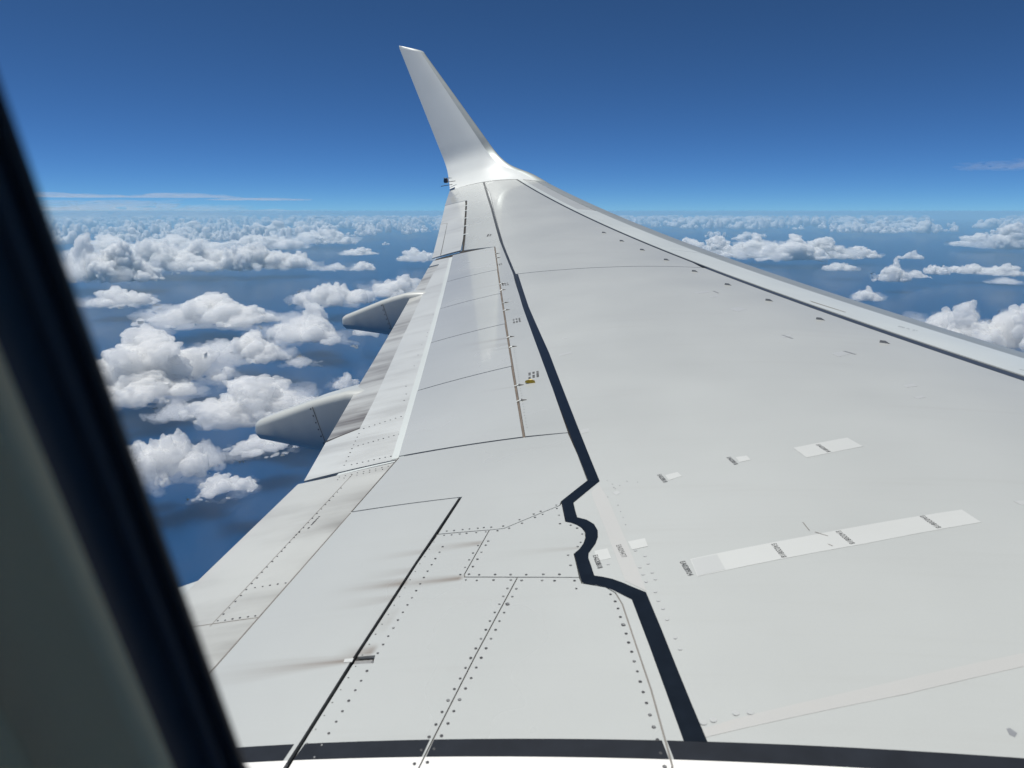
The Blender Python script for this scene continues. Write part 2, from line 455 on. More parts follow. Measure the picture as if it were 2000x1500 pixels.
# seals in the gap between the two flaps
sheet('flap_gap_seal', [(-1.80, 3.272), (-1.48, 3.312), (-1.48, 3.328), (-1.80, 3.295)], M['slat'], wing, off=-.011, thick=.004, grid=.1)
sheet('flap_gap_seal', [(-1.80, 3.266), (-1.48, 3.303), (-1.48, 3.312), (-1.80, 3.275)], M['groove'], wing, off=-.014, thick=.003, grid=.1)
sheet('flap_gap_seal', [(-3.50, 9.06), (-3.16, 9.03), (-3.14, 9.27), (-3.52, 9.26)], M['gap'], wing, off=-.03, thick=.002, grid=.3)
sheet('edge_shade_strip', [(-1.4875, Y0), (-1.4785, Y0), (-1.4805, 2.80), (-1.4855, 2.80)], M['groove'], wing, off=.0012, thick=.004, grid=.1)  # both strips paint the shade under the trailing edge above the flap
sheet('edge_shade_strip', [(-1.4875, 2.815), (-1.4825, 2.815), (-1.4825, 3.33), (-1.4875, 3.33)], M['groove'], wing, off=.0012, thick=.004, grid=.1)
# panel breaks on the inboard flap
sheet('joint_seal', [(-2.0, 2.118), (-1.455, 2.108), (-1.455, 2.112), (-2.0, 2.122)], M['groove'], inner, zf=zfl, off=.0007, thick=0, grid=.1)
sheet('joint_seal', [(-1.690, 2.10), (-1.687, 2.10), (-1.693, 3.24), (-1.696, 3.24)], M['groove'], inner, zf=zfl, off=.0007, thick=0, grid=.1)
ail = sheet('aileron', [(-4.873, 13.318), (-4.44, 13.19), (-4.312, 12.82), (-3.412, 10.03), (-3.185, 9.262), (-3.567, 9.232), (-3.837, 10.072), (-4.359, 11.70)], M['flap_white'], wing, gap=.003,
            bottom=lambda x, y: .012 + .02 * max(0, x - (-3.55 - (y - 9.2) * .323)))
sheet('trim_tab_joint', [(-4.205, 11.58), (-4.197, 11.57), (-3.459, 9.273), (-3.467, 9.273)], M['gap'], ail, off=.0012, thick=0, grid=.1)
sheet('trim_tab_joint', [(-4.359, 11.69), (-4.20, 11.58), (-4.20, 11.565), (-4.355, 11.675)], M['groove'], ail, off=.0012, thick=0, grid=.1)
for yb in (10.3, 10.95, 11.6, 12.25, 12.7):
    xb = -3.395 - (yb - 10.03) * .322
    sheet('hinge_bracket', [(xb - .03, yb - .02), (xb + .05, yb - .02), (xb + .05, yb + .03), (xb - .03, yb + .03)], M['slat'], ail, off=.001, thick=.006, grid=.5)

# ------------------------------------------------------------------ slats and leading edge
def strip(name, fa, fb, y0, y1, mat, off=0.0, step=.5, parent=wing, thick=.006, zf=None):
    ys = list(np.arange(y0, y1, step)) + [y1]
    return sheet(name, [(fa(y), y) for y in ys] + [(fb(y), y) for y in ys[::-1]], mat, parent, off=off, thick=thick, grid=.12, zf=zf)
strip('painted_line', dk_lo, lambda y: dk_up(y) - .002, Y0, 7.50, M['slat_line'], off=.0012, thick=0)
strip('painted_line', lambda y: dk_up(y) - .035, lambda y: dk_up(y) - .002, 7.50, 14.76, M['stripe'], off=.0012, thick=0)
strip('slat_edge_strip', lambda y: dk_up(y) + .003, lambda y: slat_seam(y) - .004, Y0, 14.95, M['slat'], off=.006, thick=.016)
slat_y = [Y0, 4.55, 8.55, 11.6]
for a, b in zip(slat_y[:-1], slat_y[1:]):
    strip('slat', lambda y: slat_seam(y) + .004, lambda y: metal_x(y) - .001, a + .004, b - .004, M['slat'], off=.004, thick=.014)
strip('wing_skin_panel', lambda y: slat_seam(y) + .004, lambda y: metal_x(y) - .001, 11.604, 14.76, M['box'], off=.0, thick=.012)

def nose_rows(ys):
    rows = []
    for y in ys:
        Mx, wd = metal_x(y), nose_w(y)
        r = []
        for ph in np.linspace(0, math.pi * .5, 14):
            x = Mx + wd * math.sin(ph)
            r.append((x, y, float(Zw(x, y)) + .002 - .1 * wd * (1 - math.cos(ph))))
        xt = Mx + wd
        zt = r[-1][2]
        for ph in np.linspace(math.pi * .5, math.pi * .93, 8)[1:]:
            x = Mx + wd * math.sin(ph)
            r.append((x, y, zt - (.25 * wd) * (-math.cos(ph))))
        rows.append(r)
    return rows
for a, b in zip([Y0, 4.55, 8.55, 11.6], [4.55, 8.55, 11.6, 14.76]):
    v, F = grid_mesh(nose_rows(np.linspace(a + .003, b - .003, 14)))
    link('leading_edge', mesh('leading_edge', v, F), M['metal'], wing)
# soot wedge and stencil on the slats
sheet('soot_mark', [(.66, 6.22), (.87, 5.87), (.872, 5.845), (.675, 6.16)], M['groove'], wing, off=.0072, thick=0, grid=.5)

# ------------------------------------------------------------------ winglet (lofted sections from the wing tip up)
TEp = [(-5.30, 14.775, .475), (-5.36, 14.92, .545), (-5.43, 15.08, .66), (-5.50, 15.20, .82)]
LEp = [(-3.247, 14.775, .57), (-3.62, 14.92, .74), (-4.10, 15.08, .885), (-4.34, 15.20, 1.02)]
SLOPE = [11, 24, 42, 58]
for k in range(9):
    f = k / 8
    TEp.append((-5.585 - f * 1.105, 15.283 + f * .457, .99 + f * 2.29))
    LEp.append((-4.55 - f * 1.59, 15.30 + f * .44, 1.22 + f * 1.94))
    SLOPE.append(70 + 8 * min(1, f * 3))
def cat(P, t):
    n = len(P) - 1
    i = min(int(t * n), n - 1); f = t * n - i
    p0, p1, p2, p3 = (np.array(P[max(0, min(n, i + k))], float) for k in (-1, 0, 1, 2))
    return .5 * ((2 * p1) + (p2 - p0) * f + (2 * p0 - 5 * p1 + 4 * p2 - p3) * f * f + (3 * p1 - p0 - 3 * p2 + p3) * f ** 3)
def wl_section(t, us, side):
    te, le = cat(TEp, t), cat(LEp, t)
    sl = R(float(cat([(s,) for s in SLOPE], t)[0]))
    n = np.array([0, -math.sin(sl), math.cos(sl)])
    ch = le - te
    ln = np.linalg.norm(ch)
    out = []
    k0 = max(0.0, 1 - t / .25); k0 = k0 * k0 * (3 - 2 * k0)
    for u in us:
        bump = .055 * ln * (4 * u * (1 - u)) ** .75 * (.65 + .7 * u)
        q = te + ch * u + n * (bump * (1.0 if side > 0 else -.7))
        if k0 > 0:      # near the joint the section is the wing's own
            yw = TEp[0][1]
            xw = TEp[0][0] + (LEp[0][0] - TEp[0][0]) * u
            d = max(0.0, min(1.0, (xw - metal_x(yw)) / nose_w(yw)))
            zw = float(Zw(xw, yw)) + .001 - .1 * nose_w(yw) * (1 - math.sqrt(max(0.0, 1 - d * d)))
            if side < 0: zw -= .13 * (4 * u * (1 - u)) ** .5 + .01 * (1 - u)
            b0 = .055 * (LEp[0][0] - TEp[0][0]) * (4 * u * (1 - u)) ** .75 * (.65 + .7 * u) * (1.0 if side > 0 else -.7)
            z0 = TEp[0][2] + (LEp[0][2] - TEp[0][2]) * u + b0 * math.cos(R(SLOPE[0]))
            q = q + n * ((zw - z0) * k0)
        out.append(q)
    return out
us = 1 - (1 - np.linspace(0, .86, 16) ** 1.0)
un = [.86 + .14 * (1 - (1 - s) ** 2) for s in np.linspace(0, 1, 9)]
ts = np.linspace(0, 1, 49)
v, F = grid_mesh([wl_section(t, us, 1) for t in ts])
winglet = link('winglet', mesh('winglet', v, F, fix=False), M['winglet'], wing)
v, F = grid_mesh([wl_section(t, list(us)[::-1], -1) for t in ts])
link('outer_face', mesh('outer_face', v, F, fix=False), M['winglet'], winglet)
v, F = grid_mesh([wl_section(t, un, 1) + wl_section(t, un[::-1][1:], -1) for t in ts[5:]])
link('leading_edge', mesh('leading_edge', v, F, fix=False), M['metal'], winglet)
v, F = grid_mesh([wl_section(t, un, 1) + wl_section(t, un[::-1][1:], -1) for t in ts[:6]])
link('root_leading_edge', mesh('root_leading_edge', v, F, fix=False), M['metal'], winglet)
# rounded tip cap
top_i, top_o = wl_section(1.0, list(us) + un[1:], 1), wl_section(1.0, list(us) + un[1:], -1)
upv = np.array([-.18, .20, .97])
capr = []
for s in np.linspace(0, 1, 7):
    r = []
    for k, (a, b) in enumerate(zip(top_i, top_o)):
        q = a * (1 - s) + b * s
        u = k / (len(top_i) - 1)
        r.append(q + upv * (.055 * math.sin(math.pi * s) ** .6 * (1 - u ** 3)))
    capr.append(r)
v, F = grid_mesh(capr)
link('tip_cap', mesh('tip_cap', v, F), M['slat'], winglet)

# tail light housing and static wicks at the tip's trailing edge
def box_mesh(name, sx, sy, sz, bev=.0):
    bm = bmesh.new()
    bmesh.ops.create_cube(bm, size=1)
    for q in bm.verts: q.co = (q.co.x * sx, q.co.y * sy, q.co.z * sz)
    if bev: bmesh.ops.bevel(bm, geom=bm.edges[:], offset=bev, segments=2, affect='EDGES')
    me = bpy.data.meshes.new(name); bm.to_mesh(me); bm.free()
    return me
o = link('tail_light', box_mesh('tail_light', .085, .07, .085, .012), M['lamp'], wing); o.location = (-5.38, 14.80, .585)
o2 = link('light_hood', box_mesh('light_hood', .16, .09, .012, .004), M['slat'], o); o2.location = (.03, 0, .052)
def rod(name, a, b, r, mat, parent, n=8):
    a, b = Vector(a), Vector(b)
    d = (b - a).normalized()
    s = d.orthogonal().normalized(); t = d.cross(s)
    vs_ = [tuple(p_ + (s * math.cos(k * 2 * math.pi / n) + t * math.sin(k * 2 * math.pi / n)) * r) for p_ in (a, b) for k in range(n)]
    F_ = [(k, (k + 1) % n, n + (k + 1) % n, n + k) for k in range(n)] + [tuple(range(n))[::-1], tuple(range(n, 2 * n))]
    return link(name, mesh(name, vs_, F_, smooth=False), mat, parent)
rod('static_wick', (-5.22, 14.72, .512), (-5.46, 14.72, .478), .006, M['ink'], wing)
rod('static_wick', (-5.22, 14.90, .585), (-5.44, 14.90, .56), .006, M['ink'], wing)

# ------------------------------------------------------------------ painted dark stripes
sheet('painted_line', [(-4.601, 14.749), (-3.613, 11.993), (-2.715, 9.39), (-1.994, 7.389), (-1.553, 6.049), (-1.107, 4.744), (-.768, 3.746), (-.551, 3.11), (-.463, 2.85), (-.414, 2.837), (-.502, 3.101), (-.71, 3.731), (-1.036, 4.718),
                       (-1.495, 6.022), (-1.945, 7.382), (-1.972, 7.40), (-2.676, 9.371), (-3.568, 11.974), (-4.562, 14.753)], M['stripe'], wing, off=.0009, thick=0)
sheet('painted_line', stripe_in_l + stripe_in_r, M['stripe'], wing, off=.0012, thick=0)
for k, (a, b) in enumerate((((-1.478, -1.478), (-.986, -.986)), ((-.954, -.957), (-.613, -.613)), ((-.602, -.602), (-.0665, -.047)), ((-.056, -.037), (2.9, 2.95)))):
    sheet('painted_line', [(a[1], 1.4465), (a[0], 1.4995), (b[0], 1.4995), (b[1], 1.4465)], M['band'], wing, off=.0007, thick=0)

# ------------------------------------------------------------------ repair patches, sealant strips, stencils
def patch(P, mat=None, off=.0018, th=.0016, name='repair_patch'):
    return sheet(name, P, mat or M['patch'], wing, off=off * .4, thick=.0003, grid=.1)
patch([(-.431, 2.748), (-.412, 2.809), (-.357, 2.675), (-.249, 2.359), (-.158, 2.078), (-.225, 2.133), (-.336, 2.462), (-.418, 2.699)], M['patch_faint'], .0022, name='sealant_strip')
patch([(.02, 1.538), (.102, 1.577), (.367, 1.683), (.724, 1.836), (1.6, 2.21), (1.59, 2.165), (.709, 1.786), (.447, 1.669), (.102, 1.541), (.025, 1.512)], M['patch_faint'], .0016, name='sealant_strip')
patch([(-.042, 2.247), (.294, 2.375), (.782, 2.58), (.814, 2.495), (.465, 2.336), (-.016, 2.149)], name='repair_patch')
patch([(-.038, 2.244), (.037, 2.271), (.063, 2.185), (-.015, 2.153)], M['patch_soft'], .0026, .0008)
patch([(.316, 3.092), (.528, 3.204), (.572, 3.111), (.357, 2.993)])
patch([(-.246, 2.365), (-.193, 2.383), (-.178, 2.33), (-.227, 2.312)], off=.0028)
patch([(-.349, 2.316), (-.309, 2.328), (-.287, 2.267), (-.331, 2.253)], off=.0014)
patch([(-.164, 2.859), (-.119, 2.882), (-.101, 2.844), (-.147, 2.812)])
patch([(.097, 3.005), (.138, 3.018), (.152, 2.977), (.11, 2.955)])
for P in ([(.617, 4.538), (.685, 4.595), (.721, 4.546), (.65, 4.466)], [(.07, 5.678), (.126, 5.75), (.193, 5.689), (.125, 5.584)], [(-.205, 6.252), (-.097, 6.345), (-.081, 6.28), (-.175, 6.192)],
          [(-.077, 6.114), (-.024, 6.16), (-.017, 6.111), (-.069, 6.067)], [(.879, 3.967), (.934, 4.004), (.941, 3.965), (.883, 3.926)], [(.886, 3.775), (.925, 3.804), (.934, 3.778), (.893, 3.744)],
          [(-.96, 4.656), (-.888, 4.695), (-.878, 4.652), (-.95, 4.62)], [(-.591, 3.388), (-.556, 3.403), (-.543, 3.36), (-.58, 3.343)], [(.374, 4.914), (.436, 4.972), (.437, 4.925), (.385, 4.863)],
          [(.952, 2.659), (1.05, 2.70), (1.06, 2.65), (.964, 2.635)], [(-.349, 2.732), (-.333, 2.745), (-.318, 2.728), (-.332, 2.708)], [(-1.02, 5.02), (-.985, 5.04), (-.975, 5.02), (-1.01, 5.0)]):
    patch(P, M['patch_soft'], .0014, .0012)
for P in ([(.690, 4.605), (.705, 4.610), (.755, 4.545), (.740, 4.538)], [(-.06, 6.335), (-.045, 6.34), (-.005, 6.255), (-.02, 6.25)], [(.380, 4.935), (.392, 4.94), (.445, 4.86), (.433, 4.855)]):
    patch(P, M['vg'], .0022, .001, name='sealant_dab')
patch([(.614, 1.579), (.621, 1.582), (.630, 1.568), (.622, 1.556), (.614, 1.562)], M['vg'], .001, 0, name='paint_chip')
for a, b in (((.30, 2.47), (.315, 2.415)), ((.33, 2.405), (.365, 2.38)), ((.36, 2.33), (.372, 2.318))):
    d = Vector((b[0] - a[0], b[1] - a[1])).normalized(); nrm = Vector((-d.y, d.x)) * .0012
    patch([(a[0] + nrm.x, a[1] + nrm.y), (b[0] + nrm.x, b[1] + nrm.y), (b[0] - nrm.x, b[1] - nrm.y), (a[0] - nrm.x, a[1] - nrm.y)], M['groove'], .0035, 0, name='scratch')

def stencil(txt, a, b, height, off=.0013, squeeze=None):
    """painted lettering from a to b (baseline, plan metres), letter tops towards the leading edge"""
    cu = bpy.data.curves.new('stencil', 'FONT')
    cu.body = txt; cu.size = 1.0; cu.space_character = 1.05
    tmp = bpy.data.objects.new('stencil', cu); col.objects.link(tmp)
    dg = bpy.context.evaluated_depsgraph_get()
    me = bpy.data.meshes.new_from_object(tmp.evaluated_get(dg))
    bpy.data.objects.remove(tmp)
    n = len(me.vertices)
    co = np.empty(n * 3); me.vertices.foreach_get('co', co); co = co.reshape(-1, 3)
    x0, x1, y0, y1 = co[:, 0].min(), co[:, 0].max(), co[:, 1].min(), co[:, 1].max()
    A, Bv = np.array(a), np.array(b)
    d = Bv - A; L = np.linalg.norm(d); dn = d / L
    up = np.array([-dn[1], dn[0]])
    q = A + dn * ((co[:, :1] - x0) / (x1 - x0) * L) + up * ((co[:, 1:2] - y0) / (y1 - y0) * height)
    co[:, :2] = q
    co[:, 2] = Zw(q[:, 0], q[:, 1]) + off
    me.vertices.foreach_set('co', co.ravel()); me.update()
    return link('stencil', me, M['ink'], wing)
for a, b in (((.197, 2.328), (.223, 2.248)), ((.39, 2.408), (.422, 2.330)), ((.649, 2.521), (.68, 2.443)), ((.402, 3.121), (.435, 3.046)), ((-.195, 2.862), (-.165, 2.793)), ((.062, 3.002), (.091, 2.932)), ((-.350, 2.285), (-.321, 2.207))):
    stencil('EA020818', a, b, .0165)
stencil('EA028924', (-.072, 2.23), (-.043, 2.152), .0165)
stencil('EA029477', (-.282, 2.342), (-.253, 2.265), .0165)
def dashes(name, a, b, rows_, n, wid, lng, off, zf=None, seed=1, parent=wing):
    """tiny placard of illegible marks"""
    rnd = random.Random(seed)
    A, Bv = Vector(a), Vector(b)
    d = (Bv - A); L = d.length; d.normalize(); up = Vector((-d.y, d.x))
    vs_, F_ = [], []
    for r in range(rows_):
        for k in range(n):
            if rnd.random() < .18: continue
            c = A + d * (L * (k + .5) / n) + up * (r * wid * 1.7)
            ll = lng * rnd.uniform(.6, 1.1)
            i0 = len(vs_)
            for sx_, sy_ in ((-1, -1), (1, -1), (1, 1), (-1, 1)):
                q = c + d * (sx_ * ll / 2) + up * (sy_ * wid / 2)
                vs_.append((q.x, q.y, float((zf or Zw)(q.x, q.y)) + off))
            F_.append((i0, i0 + 1, i0 + 2, i0 + 3))
    return link(name, mesh(name, vs_, F_, smooth=False), M['ink'], parent)
dashes('placard', (-1.075, 4.355), (-1.045, 4.235), 3, 6, .014, .012, .0016, seed=3)
dashes('placard', (-1.54, 5.71), (-1.50, 5.58), 3, 5, .013, .016, .0016, seed=4)
dashes('placard', (-2.01, 7.05), (-1.97, 6.94), 3, 4, .013, .018, .0016, seed=5)
dashes('placard', (-2.35, 8.03), (-2.31, 7.93), 3, 3, .012, .02, .0016, seed=6)
dashes('placard', (1.15, 5.53), (1.245, 5.43), 2, 9, .008, .009, .0075, seed=7)
dashes('placard', (-1.655, 2.735), (-1.655, 2.84), 1, 8, .008, .010, .0012, zf=zfl, seed=8, parent=inner)
dashes('placard', (-1.69, 2.69), (-1.69, 2.73), 1, 3, .008, .010, .0012, zf=zfl, seed=9, parent=inner)
dashes('placard', (-3.03, 9.95), (-3.0, 9.8), 2, 5, .02, .03, .0016, seed=11)

# ------------------------------------------------------------------ fasteners (real discs with a rim, joined row by row)
rnd = random.Random(5)
def screws(pts, r, parent=wing, off=.0, zf=None, pale=.22, name='fasteners'):
    zf = zf or Zw
    for nm, mt, sel in ((name, M['screw'], 0), (name, M['screw_pale'], 1)):
        vs_, F_ = [], []
        rr = random.Random(len(pts) * 7 + int(r * 1e5))
        for x, y in pts:
            kind = 1 if rr.random() < pale else 0
            jit = rr.uniform(.82, 1.12)
            x += rr.gauss(0, .0006); y += rr.gauss(0, .0006)
            z = float(zf(x, y)) + off + .0011
            if sel == 0:      # dark head, or only its dark rim
                i0 = len(vs_)
                ri = 0 if kind == 0 else .62
                for k in range(10):
                    a = k * math.pi / 5
                    vs_.append((x + math.cos(a) * r * jit, y + math.sin(a) * r * jit, z - .0004))
                for k in range(10):
                    a = k * math.pi / 5
                    q = max(ri, .55) * r * jit
                    vs_.append((x + math.cos(a) * q, y + math.sin(a) * q, z))
                F_ += [(i0 + k, i0 + (k + 1) % 10, i0 + 10 + (k + 1) % 10, i0 + 10 + k) for k in range(10)]
                if kind == 0: F_.append(tuple(range(i0 + 10, i0 + 20)))
            elif kind == 1:
                i0 = len(vs_)
                for k in range(10):
                    a = k * math.pi / 5
                    q = .60 * r * jit
                    vs_.append((x + math.cos(a) * q, y + math.sin(a) * q, z))
                F_.append(tuple(range(i0, i0 + 10)))
        if F_:
            o = link(nm, mesh(nm, vs_, F_, smooth=False, fix=False), mt, parent)
            o['kind'] = 'stuff'
def line_pts(a, b, n):
    return [(a[0] + (b[0] - a[0]) * k / (n - 1), a[1] + (b[1] - a[1]) * k / (n - 1)) for k in range(n)]
screws(line_pts((-.9175, 2.419), (-.901, 1.455), 26), .0048)
screws(line_pts((-.968, 2.46), (-.950, 1.50), 21), .0026)
screws(line_pts((-.591, 2.123), (-.622, 1.426), 18), .0048)
screws(line_pts((-.561, 2.118), (-.591, 1.43), 18), .0048)
screws([(-.753, 2.267), (-.752, 2.222), (-.712, 2.215), (-.657, 2.208), (-.602, 2.202), (-.548, 2.195), (-.491, 2.192), (-.438, 2.187), (-.747, 2.43), (-.749, 2.401), (-.75, 2.356), (-.751, 2.312)], .0048)
screws([(-.783, 2.223), (-.781, 2.267), (-.752, 2.19), (-.712, 2.181), (-.653, 2.175), (-.593, 2.169), (-.778, 2.402), (-.78, 2.356), (-.781, 2.312)], .0046)
screws([(-.556, 2.164), (-.488, 2.157), (-.446, 2.151), (-.383, 2.146), (-.369, 2.103), (-.261, 2.065), (-.242, 2.03), (-.229, 1.994), (-.217, 1.955)] + line_pts((-.191, 1.879), (-.053, 1.426), 13), .0048, pale=.3)
screws([(-.943, 2.532), (-.913, 2.531), (-.88, 2.531), (-.853, 2.531), (-.819, 2.53), (-.795, 2.53), (-.766, 2.53), (-.72, 2.528), (-.669, 2.567), (-.623, 2.602), (-.601, 2.62), (-.549, 2.659)], .0046)
screws([(-.942, 2.501), (-.913, 2.5), (-.88, 2.5), (-.854, 2.5), (-.816, 2.499), (-.779, 2.497)], .0046)
screws([(-.733, 2.498), (-.692, 2.509), (-.651, 2.54), (-.611, 2.575), (-.587, 2.594), (-.542, 2.632), (-.523, 2.578), (-.504, 2.514), (-.463, 2.497), (-.435, 2.475), (-.41, 2.431), (-.404, 2.376), (-.41, 2.35), (-.433, 2.298), (-.412, 2.237)], .0046)
screws([(-.567, 2.039), (-.204, 1.918)], .0085, pale=1.0)
screws(line_pts((-1.676, 2.13), (-1.683, 2.572), 13) + line_pts((-1.686, 2.60), (-1.683, 3.10), 14) + line_pts((-1.643, 2.317), (-1.508, 2.316), 5) + line_pts((-1.641, 2.126), (-1.513, 2.124), 5), .0048, parent=inner, zf=zfl, pale=.0)
screws(line_pts((-1.512, 3.262), (-1.765, 3.238), 9) + line_pts((-1.53, 3.235), (-1.76, 3.21), 8), .0042, parent=inner, zf=zfl, pale=.1)
screws(line_pts((-1.938, 3.81), (-1.81, 3.38), 9) + line_pts((-1.763, 3.368), (-1.519, 3.385), 9) + line_pts((-1.632, 3.675), (-1.849, 3.618), 9) + line_pts((-1.71, 3.962), (-1.939, 3.876), 9) + [(-1.873, 4.351), (-1.943, 4.516), (-2.062, 4.945), (-1.838, 4.232), (-2.298, 5.812), (-2.258, 5.693), (-2.214, 5.473), (-2.138, 5.209), (-2.386, 6.106), (-2.47, 6.396), (-2.724, 7.269)], .0058, zf=zfl, pale=.1)
screws([(-.384, 2.837), (-.359, 2.802), (-.35, 2.774), (-.342, 2.761), (-.33, 2.789), (-.305, 2.821), (-.262, 2.807), (-.361, 2.697), (-.315, 2.627), (-.298, 2.577), (-.284, 2.531), (-.268, 2.48)], .0022, pale=.2)
M['screw_painted'] = plain('painted_rivet', (.40, .42, .42), .4)
def rings(pts, r):
    vs_, F_ = [], []
    for x, y in pts:
        i0 = len(vs_)
        for q, h in ((r, .0004), (r * .9, .0016), (r * .0, .0018)):
            for k in range(12):
                a = k * math.pi / 6
                vs_.append((x + math.cos(a) * q, y + math.sin(a) * q, float(Zw(x, y)) + h))
        for j in (0, 12):
            F_ += [(i0 + j + k, i0 + j + (k + 1) % 12, i0 + j + 12 + (k + 1) % 12, i0 + j + 12 + k) for k in range(12)]
    o = link('fasteners', mesh('fasteners', vs_, F_, smooth=False, fix=False), M['patch_soft'], wing)
    o['kind'] = 'stuff'
rings([(-.181, 2.272), (-.167, 2.227), (-.19, 2.207), (-.176, 2.167), (-.15, 2.176), (-.137, 2.139), (-.163, 2.127), (-.131, 2.073), (-.119, 2.029), (-.103, 1.99), (-.088, 1.939), (-.061, 1.859), (-.046, 1.813), (-.215, 2.308), (-.291, 2.232)], .0058)
rings([(.041, 1.565), (.02, 1.556), (.089, 1.588), (.12, 1.592)], .009)
screws(line_pts((-1.318, 4.902), (-.872, 3.485), 34), .003, pale=.1)
# small fin-like hinge pins across the gap
for xg, yg, xt_, yt_ in ((-2.531, 8.611, -2.50, 8.609), (-2.451, 8.367, -2.419, 8.363), (-2.031, 7.049, -2.0, 7.054), (-1.947, 6.781, -1.915, 6.788), (-1.785, 6.289, -1.749, 6.288), (-1.701, 6.023, -1.668, 6.028),
                         (-1.441, 5.206, -1.411, 5.213), (-1.354, 4.948, -1.324, 4.957), (-1.101, 4.135, -1.066, 4.141), (-1.016, 3.873, -.984, 3.883)):
    z1, z2 = float(Zw(xg, yg)), float(Zw(xt_, yt_))
    rod('hinge_pin', (xg - .012, yg, z1 - .001), (xt_ - .02, yt_, z2 + .001), .0035, M['slat'], wing, 6)
    rod('hinge_fitting', (xt_ - .022, yt_, z2 + .0015), (xt_ + .010, yt_ + .002, z2 + .001), .004, M['ink'], wing, 6)
# gold half-round hook plate
gx, gy = -1.022, 4.172
gz = float(Zw(gx, gy))
vs_, F_ = [], []
for h, q in ((0, .031), (.012, .027), (.016, .015)):
    for k in range(13):
        a = math.pi * k / 12
        vs_.append((gx + math.cos(a) * q, gy - .018 + math.sin(a) * q * 1.35, gz + h))
for j in (0, 13):
    F_ += [(j + k, j + k + 1, j + 14 + k, j + 13 + k) for k in range(12)]
F_.append(tuple(range(26, 39))); F_.append((0, 13, 26, 38, 25, 12))
hook = link('hook_plate', mesh('hook_plate', vs_, F_, smooth=False), M['gold'], wing)
vs_ = [(gx + math.cos(k * math.pi / 5) * .011, gy - .004 + math.sin(k * math.pi / 5) * .011, gz + .0175) for k in range(10)]
link('bushing', mesh('bushing', vs_, [tuple(range(10))], smooth=False, fix=False), M['yellow'], hook)
# vortex generator tabs
for x, y in ((-1.413, 9.503), (-1.119, 8.924), (-.826, 8.363), (-.53, 7.8), (-.233, 7.224), (.061, 6.642), (.361, 6.057), (.663, 5.48), (.96, 4.90)):
    z = float(Zw(x, y))
    a = R(-12)
    ca, sa = math.cos(a), math.sin(a)
    h, L, t_ = .015, .058, .003
    prof = [(-L / 2, 0), (L / 2, 0), (L / 2 - .026, h), (-L / 2 + .002, h)]
    vs_ = [(x + px_ * ca - s_ * t_ * sa, y + px_ * sa + s_ * t_ * ca, float(Zw(x + px_ * ca, y)) + pz) for s_ in (-1, 1) for px_, pz in prof]
    F_ = [(0, 1, 2, 3), (7, 6, 5, 4)] + [(k, (k + 1) % 4, 4 + (k + 1) % 4, 4 + k) for k in range(4)]
    link('vortex_generator', mesh('vortex_generator', vs_, F_, smooth=False), M['vg'], wing)

# ------------------------------------------------------------------ flap track fairings
def fairing(prof, name='flap_track_fairing'):
    """prof: rows of (x, y_near, y_far, z_top, z_bottom); rounded box sections"""
    rows = []
    for (x, ya, yb, zt, zb) in prof:
        cy_, cz, hy, hz = (ya + yb) / 2, (zt + zb) / 2, (yb - ya) / 2, (zt - zb) / 2
        r = []
        rad = min(.055, hy * .7, hz * .7)
        for sy_, sz_, st in ((1, 1, 0), (-1, 1, 90), (-1, -1, 180), (1, -1, 270)):
            for k in range(7):
                a = R(st + 90 * k / 6)
                r.append((x, cy_ + sy_ * (hy - rad) + rad * math.cos(a), cz + sz_ * (hz - rad) + rad * math.sin(a)))
        rows.append(r)
    v, F = grid_mesh(rows, closed_u=True, cap=True)
    return link(name, mesh(name, v, F), M['fairing'], wing)
def lerp_prof(keys_, n):
    xs = [k[0] for k in keys_]
    out = []
    for x in np.linspace(xs[0], xs[-1], n):
        out.append((x,) + tuple(np.interp(x, xs[::1] if xs[0] < xs[-1] else xs[::-1], [k[j] for k in (keys_ if xs[0] < xs[-1] else keys_[::-1])]) for j in range(1, 5)))
    return out
def fair(dx, y, dz, nm=None):
    ks = [(-3.222, 4.72, 4.80, -1.525, -1.585), (-3.21, 4.68, 4.84, -1.50, -1.605), (-3.17, 4.65, 4.87, -1.475, -1.625), (-2.69, 4.62, 4.97, -1.285, -1.665), (-2.40, 4.62, 5.00, -1.20, -1.70), (-1.9, 4.64, 4.98, -1.20, -1.74), (-1.0, 4.72, 4.90, -1.25, -1.55)]
    ks = [(a + dx, b + y, c + y, d + dz, e + dz) for a, b, c, d, e in ks]
    pr = ks[:2] + lerp_prof(ks[2:], 16)
    f = fairing(pr)
    # circumferential seam with screws
    xs = -2.70 + dx
    zt, zb = np.interp(xs, [k[0] for k in ks], [k[3] for k in ks]), np.interp(xs, [k[0] for k in ks], [k[4] for k in ks])
    yn = np.interp(xs, [k[0] for k in ks], [k[1] for k in ks])
    vs_ = [(xs - .003, yn - .0015, zt - .045), (xs + .003, yn - .0015, zt - .045), (xs + .10, yn - .0025, zb + .05), (xs + .094, yn - .0025, zb + .05)]
    link('fairing_seam', mesh('fairing_seam', vs_, [(0, 1, 2, 3)], smooth=False, fix=False), M['groove'], f)
    vs_, F_ = [], []
    for k in range(6):
        for sgn in (-1,):
            cx, cz = xs - .012 + .094 * k / 5.5, zt - .06 + (zb + .06 - zt + .05) * k / 5.5
            i0 = len(vs_)
            vs_ += [(cx + math.cos(a * math.pi / 4) * .006, yn - .004, cz + math.sin(a * math.pi / 4) * .006) for a in range(8)]
            F_.append(tuple(range(i0, i0 + 8)))
    so = link('fasteners', mesh('fasteners', vs_, F_, smooth=False, fix=False), M['screw'], f); so['kind'] = 'stuff'
    return f
fair(0, 0, 0)
fair(-.72, 2.77, .38)
fair(.40, -2.0, -.44)

